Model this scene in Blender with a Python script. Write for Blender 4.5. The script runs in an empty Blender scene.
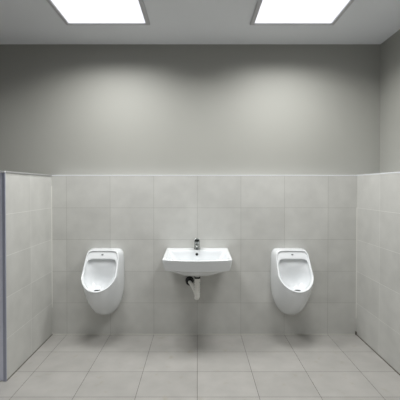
import bpy, bmesh, math, random
from mathutils import Vector
S = bpy.context.scene
PI = math.pi

# ---------------------------------------------------------------- camera
CAMZ = 1.358
cam_d = bpy.data.cameras.new('camera')
cam = bpy.data.objects.new('camera', cam_d)
S.collection.objects.link(cam)
cam_d.sensor_width = 36.0
cam_d.lens = 349.0/400*36
cam_d.shift_x = 2.7/400
cam_d.shift_y = -8.7/400
cam_d.clip_start = 0.02
cam.location = (0, 0, CAMZ)
cam.rotation_euler = (PI/2 - math.radians(0.7), 0, 0)
S.camera = cam

# ---------------------------------------------------------------- world, exposure
w = bpy.data.worlds.new('world'); S.world = w
w.use_nodes = True
w.node_tree.nodes['Background'].inputs[0].default_value = (0.5, 0.55, 0.62, 1)
w.node_tree.nodes['Background'].inputs[1].default_value = 0.0
S.view_settings.view_transform = 'Standard'
S.view_settings.look = 'None'
S.view_settings.gamma = 1
S.view_settings.use_curve_mapping = False
S.view_settings.exposure = 0.0
LAMP_W = 21.5         # watts of each ceiling panel's lamp
DIFF = 0.93           # brightness of a lit diffuser as seen

# layout (metres): camera at the origin looking along +y
YT = 3.20            # face of the tiled lower wall
YB = 3.30            # face of the painted wall behind it
XL, XR = -1.337, 1.465   # faces of the side tiled walls
XRW = 1.723          # painted right wall
XLW = -4.60          # left wall of the room, out of frame
YN = -4.2            # wall behind the camera
HT = 1.459           # tiled height
HC = 2.70            # ceiling
YE = 2.43            # near end of the left low wall

# ---------------------------------------------------------------- materials
def srgb(r, g, b):
    f = lambda c: (c/255/12.92) if c/255 <= 0.04045 else ((c/255+0.055)/1.055)**2.4
    return (f(r), f(g), f(b), 1)

def mat(name, col, rough=0.5, metal=0.0, coat=0.0, noise=0.0, nscale=6.0, bump=0.0, bscale=60):
    m = bpy.data.materials.new(name); m.use_nodes = True
    nt = m.node_tree; p = nt.nodes['Principled BSDF']
    p.inputs['Base Color'].default_value = col
    p.inputs['Roughness'].default_value = rough
    p.inputs['Metallic'].default_value = metal
    p.inputs['Coat Weight'].default_value = coat
    p.inputs['Coat Roughness'].default_value = 0.05
    tc = nt.nodes.new('ShaderNodeTexCoord')
    n = nt.nodes.new('ShaderNodeTexNoise'); n.inputs['Scale'].default_value = nscale
    n.inputs['Detail'].default_value = 4
    nt.links.new(tc.outputs['Object'], n.inputs['Vector'])
    mp = nt.nodes.new('ShaderNodeMapRange')
    mp.inputs['From Min'].default_value = 0.3; mp.inputs['From Max'].default_value = 0.7
    mp.inputs['To Min'].default_value = 1-noise; mp.inputs['To Max'].default_value = 1+noise
    nt.links.new(n.outputs['Fac'], mp.inputs['Value'])
    v = nt.nodes.new('ShaderNodeVectorMath'); v.operation = 'SCALE'
    v.inputs[0].default_value = col[:3]
    nt.links.new(mp.outputs['Result'], v.inputs['Scale'])
    nt.links.new(v.outputs['Vector'], p.inputs['Base Color'])
    if bump:
        n2 = nt.nodes.new('ShaderNodeTexNoise'); n2.inputs['Scale'].default_value = bscale
        nt.links.new(tc.outputs['Object'], n2.inputs['Vector'])
        b = nt.nodes.new('ShaderNodeBump'); b.inputs['Strength'].default_value = bump
        b.inputs['Distance'].default_value = 0.002
        nt.links.new(n2.outputs['Fac'], b.inputs['Height'])
        nt.links.new(b.outputs['Normal'], p.inputs['Normal'])
    return m

def tile_mat(name, axes, tw, th, ou, ov, c1, c2, grout, mortar=0.0016, rough=0.38, spots=False):
    """Rectangular ceramic tiles; axes = which object axes are u and v."""
    m = bpy.data.materials.new(name); m.use_nodes = True
    nt = m.node_tree; N = nt.nodes; L = nt.links; p = N['Principled BSDF']
    tc = N.new('ShaderNodeTexCoord'); sp = N.new('ShaderNodeSeparateXYZ')
    L.new(tc.outputs['Object'], sp.inputs[0])
    def off(ax, o):
        a = N.new('ShaderNodeMath'); a.operation = 'ADD'
        L.new(sp.outputs[ax], a.inputs[0]); a.inputs[1].default_value = o
        return a
    cb = N.new('ShaderNodeCombineXYZ')
    L.new(off(axes[0], ou).outputs[0], cb.inputs[0]); L.new(off(axes[1], ov).outputs[0], cb.inputs[1])
    br = N.new('ShaderNodeTexBrick')
    br.offset = 0.0; br.squash = 1.0
    br.inputs['Scale'].default_value = 1.0
    br.inputs['Brick Width'].default_value = tw; br.inputs['Row Height'].default_value = th
    br.inputs['Mortar Size'].default_value = mortar
    br.inputs['Mortar Smooth'].default_value = 0.3
    br.inputs['Color1'].default_value = c1; br.inputs['Color2'].default_value = c2
    br.inputs['Mortar'].default_value = grout
    L.new(cb.outputs[0], br.inputs['Vector'])
    no = N.new('ShaderNodeTexNoise'); no.inputs['Scale'].default_value = 7; no.inputs['Detail'].default_value = 6
    mpp = N.new('ShaderNodeMapping'); mpp.inputs['Scale'].default_value = (1, 1, 1)
    L.new(tc.outputs['Object'], mpp.inputs[0]); L.new(mpp.outputs[0], no.inputs['Vector'])
    mr = N.new('ShaderNodeMapRange'); mr.inputs['From Min'].default_value = 0.3; mr.inputs['From Max'].default_value = 0.7
    mr.inputs['To Min'].default_value = 0.94; mr.inputs['To Max'].default_value = 1.06
    L.new(no.outputs['Fac'], mr.inputs['Value'])
    sc = N.new('ShaderNodeVectorMath'); sc.operation = 'SCALE'
    L.new(br.outputs['Color'], sc.inputs[0]); L.new(mr.outputs['Result'], sc.inputs['Scale'])
    out = sc.outputs['Vector']
    if spots:   # faint yellowish water stains and grime specks that lie on the floor
        n2 = N.new('ShaderNodeTexNoise'); n2.inputs['Scale'].default_value = 11; n2.inputs['Detail'].default_value = 8
        L.new(tc.outputs['Object'], n2.inputs['Vector'])
        m2 = N.new('ShaderNodeMapRange'); m2.inputs['From Min'].default_value = 0.62; m2.inputs['From Max'].default_value = 0.75
        m2.inputs['To Max'].default_value = 0.35
        L.new(n2.outputs['Fac'], m2.inputs['Value'])
        mx = N.new('ShaderNodeMix'); mx.data_type = 'RGBA'
        mx.inputs['B'].default_value = srgb(150, 140, 112)
        L.new(m2.outputs['Result'], mx.inputs['Factor']); L.new(out, mx.inputs['A'])
        out = mx.outputs['Result']
    L.new(out, p.inputs['Base Color'])
    p.inputs['Roughness'].default_value = rough
    p.inputs['Specular IOR Level'].default_value = 0.4
    b = N.new('ShaderNodeBump'); b.inputs['Strength'].default_value = 0.5; b.inputs['Distance'].default_value = 0.001
    b.invert = True
    L.new(br.outputs['Fac'], b.inputs['Height'])
    L.new(b.outputs['Normal'], p.inputs['Normal'])
    return m

TC1, TC2 = srgb(202, 202, 198), srgb(195, 195, 191)
m_tile_back = tile_mat('wall_tile_back', (0, 2), 0.4, 0.2918, 4.0, 0.0, TC1, TC2, srgb(168, 168, 163))
m_tile_side = tile_mat('wall_tile_side', (1, 2), 0.4, 0.2918, -YT+8.0, 0.0, TC1, TC2, srgb(226, 226, 222))
m_tile_end = tile_mat('wall_tile_end', (0, 2), 0.4, 0.2918, -XL+0.006, 0.0, srgb(226, 229, 243), srgb(220, 223, 238), srgb(236, 238, 244))  # cool light on the end face is put into the tile colour
m_floor = tile_mat('floor_tile', (0, 1), 0.4, 0.309, 4.0, -3.168+6.18, srgb(172, 170, 166), srgb(166, 164, 160), srgb(70, 68, 62), mortar=0.0016, rough=0.42, spots=True)
m_paint = mat('grey_paint', srgb(164, 164, 158), 0.6, noise=0.012, nscale=2.5, bump=0.12, bscale=90)
m_ceil = mat('ceiling_paint', srgb(226, 228, 231), 0.8, noise=0.01, nscale=2)
m_trim_white = mat('white_trim', srgb(225, 227, 230), 0.35)
m_trim_grey = mat('grey_trim', srgb(165, 166, 166), 0.4)
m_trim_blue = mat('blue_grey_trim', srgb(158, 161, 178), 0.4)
m_cer = mat("white_ceramic", srgb(232, 235, 237), 0.12, coat=0.5)
m_chrome = mat('chrome', srgb(165, 168, 166), 0.2, metal=1.0)
m_black = mat('black_rubber', srgb(22, 22, 22), 0.5)
m_dark = mat('dark_hole', srgb(10, 10, 10), 0.6)
m_drain = mat('drain_metal', srgb(70, 72, 73), 0.4, metal=0.5)
m_pvc = mat('white_plastic', srgb(240, 239, 234), 0.4)
m_frame = mat('panel_frame_paint', srgb(190, 190, 193), 0.5)
m_mark = mat('printed_mark', srgb(120, 124, 126), 0.5)
m_door = mat('door_paint', srgb(150, 150, 150), 0.5)

m_glow = bpy.data.materials.new('panel_diffuser'); m_glow.use_nodes = True
nt = m_glow.node_tree
p = nt.nodes['Principled BSDF']
p.inputs['Base Color'].default_value = (0.8, 0.8, 0.8, 1)
p.inputs['Emission Color'].default_value = (0.90, 0.91, 1.0, 1)
p.inputs['Emission Strength'].default_value = DIFF

# ---------------------------------------------------------------- helpers
def obj(name, bm, m, parent=None, smooth=False, loc=None):
    me = bpy.data.meshes.new(name)
    bmesh.ops.recalc_face_normals(bm, faces=bm.faces)
    bm.to_mesh(me); bm.free()
    if smooth:
        for f in me.polygons: f.use_smooth = True
    o = bpy.data.objects.new(name, me)
    me.materials.append(m)
    S.collection.objects.link(o)
    if parent: o.parent = parent
    if loc: o.location = loc
    return o

def thing(name, label, cat, loc, group=None):
    o = bpy.data.objects.new(name, None); S.collection.objects.link(o)
    o.empty_display_size = 0.1
    o.location = loc; o['label'] = label; o['category'] = cat
    if group: o['group'] = group
    return o

def box(bm, x0, x1, y0, y1, z0, z1, bevel=0.0):
    r = bmesh.ops.create_cube(bm, size=1)
    for v in r['verts']:
        v.co = Vector((x0+(v.co.x+.5)*(x1-x0), y0+(v.co.y+.5)*(y1-y0), z0+(v.co.z+.5)*(z1-z0)))
    if bevel:
        es = list({e for v in r['verts'] for e in v.link_edges})
        bmesh.ops.bevel(bm, geom=es, offset=bevel, segments=2, affect='EDGES', profile=0.6)

def B(*a, bevel=0.0):
    bm = bmesh.new(); box(bm, *a, bevel=bevel); return bm

def struct(name, bm, m):
    o = obj(name, bm, m); o['kind'] = 'structure'; return o

def rings_mesh(rings, cap0=True, cap1=True):
    bm = bmesh.new()
    vs = [[bm.verts.new(c) for c in r] for r in rings]
    n = len(rings[0])
    for a, b in zip(vs[:-1], vs[1:]):
        for i in range(n):
            j = (i+1) % n
            bm.faces.new((a[i], a[j], b[j], b[i]))
    if cap0: bm.faces.new(vs[0])
    if cap1: bm.faces.new(vs[-1])
    return bm

def tube(path, radii, seg=20, cap=True):
    """path: list of points, radii: number or list"""
    pts = [Vector(q) for q in path]
    if not isinstance(radii, (list, tuple)): radii = [radii]*len(pts)
    rings = []; up = None
    for i, q in enumerate(pts):
        a = pts[max(i-1, 0)]; b = pts[min(i+1, len(pts)-1)]
        t = (b-a).normalized()
        if up is None:
            up = Vector((1, 0, 0)) if abs(t.x) < 0.9 else Vector((0, 1, 0))
        u = (up - t*up.dot(t)).normalized(); v = t.cross(u); up = u
        rings.append([q + radii[i]*(math.cos(2*PI*k/seg)*u + math.sin(2*PI*k/seg)*v) for k in range(seg)])
    return rings_mesh(rings, cap, cap)

def lathe(profile, seg=28, origin=(0, 0, 0)):
    ox, oy, oz = origin
    return rings_mesh([[(ox+r*math.cos(2*PI*k/seg), oy+r*math.sin(2*PI*k/seg), oz+z) for k in range(seg)] for r, z in profile])

def bez(ps, n):
    out = []
    for i in range(n):
        t = i/(n-1)
        q = [Vector(p) for p in ps]
        while len(q) > 1: q = [q[j].lerp(q[j+1], t) for j in range(len(q)-1)]
        out.append(q[0])
    return out

# ---------------------------------------------------------------- room shell
T = 0.12
struct('floor', B(XLW-T, XRW+T, YN-T, YB+T, -0.1, 0), m_floor)
struct('ceiling', B(XLW-T, XRW+T, YN-T, YB+T, HC, HC+0.1), m_ceil)
struct('wall_back', B(XLW-T, XRW+T, YB, YB+T, 0, HC), m_paint)
struct('wall_right', B(XRW, XRW+T, YN, YB, 0, HC), m_paint)
m_slate = mat('dark_grey_paint', srgb(92, 92, 92), 0.6)  # unseen walls, darkened to cut the bounced light
struct('wall_left', B(XLW-T, XLW, YN, YB, 0, HC), m_slate)
struct('wall_front', B(XLW-T, XRW+T, YN-T, YN, 0, HC), m_slate)
# tiled low walls
struct('wall_back_tiled', B(XLW, XR+0.001, YT, YB, 0, HT), m_tile_back)
struct('wall_right_tiled', B(XR, XRW, YN, YB, 0, HT), m_tile_side)
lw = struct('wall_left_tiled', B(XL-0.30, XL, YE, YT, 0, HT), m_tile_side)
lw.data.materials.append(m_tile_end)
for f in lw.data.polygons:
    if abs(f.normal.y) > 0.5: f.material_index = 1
# capping strips
CT = 0.010
struct('trim_1', B(XL, XR, YT-0.0015, YB, HT, HT+CT, bevel=0.002), m_trim_white)
struct('trim_2', B(XR-0.0015, XRW, YN, YB, HT+0.0005, HT+CT+0.001, bevel=0.002), m_trim_white)
struct('trim_3', B(XL-0.30, XL+0.006, YE, YT-0.006, HT, HT+CT, bevel=0.002), m_trim_grey)
struct('trim_4', B(XL-0.31, XL+0.004, YE-0.012, YE, HT-0.002, HT+CT+0.001, bevel=0.002), m_trim_white)
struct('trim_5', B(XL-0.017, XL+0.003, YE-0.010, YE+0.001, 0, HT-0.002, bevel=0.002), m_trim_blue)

# sealant in the corners and along the foot of the side walls
m_seal = mat('white_sealant', srgb(226, 226, 220), 0.5)
m_grime_shade = mat('dirty_shaded_sealant', srgb(105, 102, 95), 0.7)  # grimy joints, with contact darkness put into the colour as well
struct('trim_6', B(XL, XL+0.005, YT-0.005, YT, 0.25, 1.37), m_seal)
struct('trim_7', B(XR-0.005, XR, YT-0.005, YT, 0.15, 1.17), m_seal)
struct('trim_8', B(XL, XL+0.005, YE, YT, 0, 0.005), m_grime_shade)
struct('trim_9', B(XR-0.006, XR, 1.2, YT, 0, 0.006), m_grime_shade)
struct('trim_10', B(XL+0.005, XR-0.006, YT-0.003, YT, 0, 0.004), mat('pale_sealant', srgb(205, 204, 196), 0.6))
struct('trim_11', B(XR-0.012, XR, YT-0.012, YT, 0, 0.03, bevel=0.004), m_grime_shade)
# a door in the wall behind the camera
d = B(-0.45, 0.45, YN, YN+0.05, 0, 2.05, bevel=0.004)
struct('door_1', d, m_door)

# ---------------------------------------------------------------- ceiling panels
PW = 0.31
lamp_data = bpy.data.lights.new('lamp', 'AREA')
lamp_data.shape = 'SQUARE'; lamp_data.size = 2*PW-0.01
lamp_data.energy = LAMP_W; lamp_data.color = (1.0, 1.0, 0.985)
lamp_data.spread = math.radians(150)
def make_panel(cx, cy, label):
    t = thing('ceiling_light', label, 'ceiling light', (cx, cy, HC), 'square ceiling light panels')
    o = obj('diffuser', B(-PW, PW, -PW, PW, -0.012, -0.002), m_glow, t)
    # frame ring with a mitred, slightly sloping profile
    prof = [(PW+0.001, -0.002), (PW+0.001, -0.016), (PW+0.006, -0.020), (PW+0.028, -0.017), (PW+0.034, -0.012), (PW+0.034, -0.001)]
    bm = bmesh.new(); cols = []
    for sx, sy in ((1, 1), (-1, 1), (-1, -1), (1, -1)):
        cols.append([bm.verts.new((sx*r, sy*r, z)) for r, z in prof])
    for i in range(4):
        a, b = cols[i], cols[(i+1) % 4]
        for k in range(len(prof)):
            l = (k+1) % len(prof)
            bm.faces.new((a[k], b[k], b[l], a[l]))
    obj('frame', bm, m_frame, t)
    # the lamp of the panel: light leaves it mostly downwards, as from a prismatic diffuser
    ld = lamp_data
    lo = bpy.data.objects.new('lamp', ld); S.collection.objects.link(lo); lo.parent = t
    lo.location = (0, 0, -0.0125)
    return t
p0 = make_panel(-0.731, 2.537, 'square lit ceiling panel above the left urinal')
def copy_tree(o, loc, label, group=None):
    c = o.copy(); S.collection.objects.link(c); c.location = loc; c['label'] = label
    if group: c['group'] = group
    for ch in o.children:
        k = ch.copy(); S.collection.objects.link(k); k.parent = c
        for g in ch.children:
            q = g.copy(); S.collection.objects.link(q); q.parent = k
    return c
copy_tree(p0, (0.776, 2.537, HC), 'square lit ceiling panel above the right urinal')
dim = lamp_data.copy(); dim.energy = LAMP_W*0.27     # weak fill lamp for the panels added out of view
for x, lab in ((-0.731, 'added square fill light panel overhead, left of the middle of the room'), (0.776, 'added square fill light panel overhead, near the right wall')):  # second row, unseen, added for frontal fill light
    c = copy_tree(p0, (x, 0.45, HC), lab)
    for ch in c.children:
        if ch.type == 'LIGHT': ch.data = dim
c = copy_tree(p0, (-2.65, 2.0, HC), 'added square fill light panel overhead, towards the left wall')  # unseen panel added on the left as weak fill
for ch in c.children:
    if ch.type == 'LIGHT': ch.data = dim
copy_tree(p0, (-0.731, -1.3, HC), 'square lit ceiling panel at the door end of the room')

# ---------------------------------------------------------------- urinals
def urinal(x0, label):
    """x right, y out of the wall is -y, origin on the wall at floor height"""
    t = thing('urinal', label, 'urinal', (x0, YT, 0), 'wall hung urinals')
    n = 72
    def sgnpow(v, e): return math.copysign(abs(v)**e, v)
    def egg(th, hw, zt, zb, zc, et, eb):
        c, s = math.cos(th), math.sin(th)
        if s >= 0: return hw*sgnpow(c, 2/et), zc+(zt-zc)*sgnpow(s, 2/et)
        return hw*sgnpow(c, 2/eb), zc+(zc-zb)*sgnpow(s, 2/eb)
    def rim_p(z):            # how far the rim stands from the wall at height z
        q = min(max((0.797-z)/(0.797-0.487), 0), 1)
        return 0.105 + 0.245*(0.55*q+0.45*q*q)
    TH = [2*PI*k/n for k in range(n)]
    def rim_pt(th, inset, dp):
        hw = 0.152
        x, z = egg(th, hw-inset, 0.797-inset*0.9, 0.487+inset*0.7, 0.61, 7.5, 2.0)
        # top narrows a little
        x *= 1 - 0.05*max(0, (z-0.60)/0.2)
        xx, zz = egg(th, hw, 0.797, 0.487, 0.61, 7.5, 2.0)
        return Vector((x, -(rim_p(zz)-dp), z))
    NS = 14
    shell = [[None]*n for _ in range(NS)]
    for k, th in enumerate(TH):
        wx, wz = egg(th, 0.171, 0.800, 0.192, 0.52, 7.0, 2.25)
        W = Vector((wx, -0.001, wz)); W2 = Vector((wx*1.0, -0.02, wz))
        R = rim_pt(th, 0.0, 0.010)
        s = math.sin(th)
        if s >= 0:
            C1 = Vector((wx*1.02, -0.04, wz)); C2 = Vector((R.x*1.05, R.y*0.75, R.z+0.002))
        else:
            a = -s
            C1 = Vector((wx*(1.02+0.05*a), -(0.05+0.06*a), wz-0.015*a))
            C2 = Vector((R.x*(1.06-0.02*a)+0, R.y*(0.80+0.24*a), R.z-0.10*a**1.3))
        for i, q in enumerate(bez([W, C1, C2, R], NS)): shell[i][k] = q
    rings = [[Vector((q.x, 0.0, q.z)) for q in shell[0]]] + shell
    rings.append([rim_pt(th, 0.002, 0.003) for th in TH])
    rings.append([rim_pt(th, 0.006, 0.0) for th in TH])
    rings.append([rim_pt(th, 0.011, 0.001) for th in TH])
    rings.append([rim_pt(th, 0.015, 0.006) for th in TH])
    # opening: sides follow the rim, the top drops to leave the header panel
    ZO = 0.722
    def clampz(q, zmax, fr):
        x, y, z = q
        if z > zmax:
            z2 = zmax - (z-zmax)*0.0
            return Vector((x, y, z2))
        return q
    top_in = rim_pt(PI/2, 0.015, 0.012)
    def opening(th, extra, dp):
        q = rim_pt(th, 0.017+extra, 0.0095)
        s = math.sin(th)
        if s > 0:
            x, z = egg(th, 0.152-0.017-extra, ZO-extra, 0.487, 0.61, 6.5, 2.0)
            # plane between the top of the rim and this point
            yy = -(rim_p(z)-0.0095)
            q = Vector((x*(1-0.05*max(0, (z-0.60)/0.2)), yy, z))
        q.y += dp
        return q
    rings.append([rim_pt(th, 0.0165, 0.0085) for th in TH])
    rings.append([opening(th, 0.000, 0.000) for th in TH])
    rings.append([opening(th, 0.001, 0.004) for th in TH])
    NB = 12
    cav = [[None]*n for _ in range(NB)]
    for k, th in enumerate(TH):
        s = math.sin(th)
        q = opening(th, 0.002, 0.010)
        if s >= 0:
            K1 = Vector((q.x*1.0, q.y+0.030, q.z+0.022*s)); K2 = Vector((q.x*0.985, -0.122, q.z+0.008*s))
        else:
            a = -s
            K1 = Vector((q.x*1.01, q.y+0.05+0.02*a, q.z-0.060*a)); K2 = Vector((q.x*0.88, -0.122, q.z-0.075*a))
        E = Vector((0.03*math.cos(th), -0.128, 0.62+0.03*s))
        for i, b in enumerate(bez([q, K1, K2, E], NB)): cav[i][k] = b
    rings += cav
    bm = rings_mesh(rings, True, True)
    o = obj('bowl', bm, m_cer, t, smooth=True)
    sd = o.modifiers.new('sub', 'SUBSURF'); sd.levels = 1; sd.render_levels = 1
    # drain grate with slots at the bottom of the bowl, seen over the lip
    g = bmesh.new()
    bmd = lathe([(0.016, -0.03), (0.018, 0.0), (0.030, 0.001), (0.029, 0.006), (0.022, 0.010), (0.006, 0.012)], 24)
    dr = obj('drain_grate', bmd, m_drain, t, smooth=True, loc=(0, -0.272, 0.481))
    dr.rotation_euler = (math.radians(-8), 0, 0)
    g.free()
    # small printed mark in the middle of the header panel
    mk = bmesh.new()
    pz = 0.759; py = -(rim_p(pz)-0.0085)
    box(mk, -0.009, 0.009, -0.002, 0.0006, -0.0055, 0.0055, bevel=0.001)
    mo = obj('header_mark', mk, m_mark, t, loc=(0, py, pz))
    mo.rotation_euler = (math.radians(-22), 0, 0)
    mo['label'] = 'small grey oval mark'
    return t
urinal(-0.840, 'white wall hung urinal left of the sink, on the left of the tiled wall')
urinal(0.842, 'white wall hung urinal right of the sink, on the right of the tiled wall')

# ---------------------------------------------------------------- sink
sk = thing('sink', 'white rectangular wall hung sink with tap, between the two urinals', 'sink', (0.0, YT, 0))
def plan(hx, p0, p1, z0, z1, bow, r, n=(16, 16)):
    """outline of a rounded rectangle seen from above, front edge bowed; starts at the back left"""
    pts = []
    nx, ny = n
    def corner(cx, cy, a0, a1, k=6):
        for i in range(k):
            a = a0+(a1-a0)*i/(k-1)
            yield (cx+r*math.cos(a), cy+r*math.sin(a))
    L = []
    L += list(corner(-hx+r, p0+r, -PI, -PI/2))
    L += [(-hx+r+(2*hx-2*r)*i/nx, p0) for i in range(1, nx)]
    L += list(corner(hx-r, p0+r, -PI/2, 0))
    L += [(hx, p0+r+(p1-p0-2*r)*i/ny) for i in range(1, ny)]
    L += list(corner(hx-r, p1-r, 0, PI/2))
    L += [(hx-r-(2*hx-2*r)*i/nx, p1) for i in range(1, nx)]
    L += list(corner(-hx+r, p1-r, PI/2, PI))
    L += [(-hx, p1-r-(p1-p0-2*r)*i/ny) for i in range(1, ny)]
    out = []
    for x, p in L:
        f = (p-p0)/(p1-p0)
        p2 = p + bow*f*f*(1-(x/hx)**2)
        z = z0+(z1-z0)*(p2/0.46)
        out.append((x, -p2, z))
    return out
ZB, ZF = 0.800, 0.782
def rim(hx, p0, p1, dz, bow=0.042, r=0.012):
    return plan(hx, p0, p1, ZB+dz, ZF+dz, bow, r)
def flat(hx, p0, p1, z, bow, r):
    return plan(hx, p0, p1, z, z, bow, r)
rings = [
    flat(0.030, 0.16, 0.22, 0.606, 0.0, 0.020),
    flat(0.075, 0.11, 0.28, 0.609, 0.01, 0.035),
    flat(0.140, 0.07, 0.34, 0.630, 0.02, 0.05),
    flat(0.205, 0.03, 0.395, 0.668, 0.030, 0.05),
    flat(0.243, 0.006, 0.425, 0.687, 0.034, 0.02),
    flat(0.255, 0.001, 0.433, 0.690, 0.036, 0.012),
    flat(0.260, 0.001, 0.436, 0.693, 0.037, 0.012),
    flat(0.262, 0.001, 0.438, 0.704, 0.038, 0.012),
    flat(0.272, 0.001, 0.444, 0.740, 0.040, 0.012),
    flat(0.277, 0.001, 0.447, 0.765, 0.040, 0.012),
    rim(0.277, 0.001, 0.446, -0.009),
    rim(0.279, 0.001, 0.448, -0.004),
    rim(0.277, 0.003, 0.446, 0.0),
    rim(0.273, 0.006, 0.442, 0.001),
    rim(0.256, 0.105, 0.426, 0.000, 0.032, 0.02),
    rim(0.252, 0.109, 0.422, -0.002, 0.031, 0.02),
    rim(0.249, 0.112, 0.419, -0.007, 0.030, 0.02),
    flat(0.236, 0.118, 0.406, 0.762, 0.028, 0.03),
    flat(0.196, 0.124, 0.385, 0.700, 0.022, 0.035),
    flat(0.172, 0.132, 0.345, 0.672, 0.010, 0.04),
    flat(0.100, 0.160, 0.290, 0.664, 0.004, 0.035),
    flat(0.026, 0.196, 0.248, 0.660, 0.0, 0.024),
]
o = obj('basin', rings_mesh(rings), m_cer, sk, smooth=True)
sd = o.modifiers.new('sub', 'SUBSURF'); sd.levels = 1; sd.render_levels = 1
# overflow hole on the back wall of the basin
ov = obj('overflow_hole', lathe([(0.001, 0.0), (0.0115, 0.0), (0.0125, 0.0015), (0.0115, 0.003), (0.001, 0.003)], 24), m_dark, sk, smooth=False, loc=(-0.004, -0.1185, 0.763))
ov.rotation_euler = (math.radians(80), 0, 0)
ov['label'] = 'round black overflow hole'
obj('drain', lathe([(0.024, 0.0), (0.024, 0.004), (0.018, 0.005), (0.014, 0.003), (0.001, 0.003)], 24), m_chrome, sk, smooth=True, loc=(0, -0.222, 0.660))

# tap on the rear deck
fx = bpy.data.objects.new('tap', None)
fb = lathe([(0.030, 0.0), (0.030, 0.005), (0.0265, 0.008), (0.0255, 0.012), (0.0255, 0.062), (0.0265, 0.066), (0.0265, 0.070), (0.022, 0.073), (0.004, 0.073)], 28)
faucet = obj('tap', fb, m_chrome, sk, smooth=True, loc=(-0.003, -0.056, 0.7985))
bpy.data.objects.remove(fx)
sp = obj('spout', tube([(0, 0, 0.034), (0, -0.03, 0.038), (0, -0.065, 0.042), (0, -0.095, 0.042), (0, -0.112, 0.036), (0, -0.118, 0.026)],
                       [0.016, 0.0155, 0.014, 0.013, 0.0125, 0.012], 20), m_chrome, faucet, smooth=True)
obj('aerator', lathe([(0.0105, 0.0), (0.0105, 0.006), (0.008, 0.007)], 20, (0, -0.118, 0.0185)), m_dark, faucet)
lv = bmesh.new()
box(lv, -0.026, 0.026, -0.085, 0.022, 0.0, 0.010, bevel=0.004)
for v in lv.verts:
    if v.co.y < -0.04: v.co.x *= 0.8
lvo = obj('lever', lv, m_chrome, faucet, smooth=True, loc=(0, 0, 0.076))
lvo.rotation_euler = (math.radians(-16), 0, 0)

# waste pipe: flange, black nut, ribbed flexible pipe, U bend and return hose to the black wall coupling
tp = obj('waste_pipe', tube([(0, -0.205, 0.612-0.003*i) for i in range(6)], 0.019, 24), m_pvc, sk, smooth=True)
obj('nut', lathe([(0.020, 0.0), (0.026, 0.001), (0.026, 0.013), (0.020, 0.014)], 12, (0, -0.205, 0.572)), m_black, tp)
obj('tailpiece', lathe([(0.020, 0.0), (0.020, 0.026)], 24, (0, -0.205, 0.586)), m_pvc, tp, smooth=True)
path, rad = [], []
k = 0
zz = 0.574
while zz > 0.425:
    path.append((0.0, -0.205, zz)); rad.append(0.0245 if k % 5 < 3 else 0.0185)
    zz -= 0.0042; k += 1
for i in range(1, 12):
    a = PI*i/24
    path.append((-0.020*(1-math.cos(a))*0.4, -0.205+0.030*(1-math.cos(a)), 0.425-0.028*math.sin(a))); rad.append(0.023-0.0003*i)
obj('ribbed_hose', tube(path, rad, 22), m_pvc, tp, smooth=True)
rp = bez([(-0.008, -0.185, 0.415), (-0.012, -0.165, 0.425), (-0.025, -0.150, 0.455), (-0.045, -0.120, 0.500), (-0.066, -0.100, 0.500), (-0.070, -0.045, 0.500)], 60)
obj('return_hose', tube(rp, [0.0155 if i % 6 < 3 else 0.0125 for i in range(60)], 18), m_pvc, tp, smooth=True)
cp = obj('wall_coupling', lathe([(0.006, 0.0), (0.038, 0.0), (0.039, 0.004), (0.038, 0.010), (0.031, 0.014), (0.030, 0.040), (0.033, 0.042), (0.033, 0.054), (0.018, 0.062)], 28), m_black, tp, smooth=True, loc=(-0.070, -0.001, 0.500))
cp.rotation_euler = (PI/2, 0, 0)
cp['label'] = 'black rubber wall coupling'
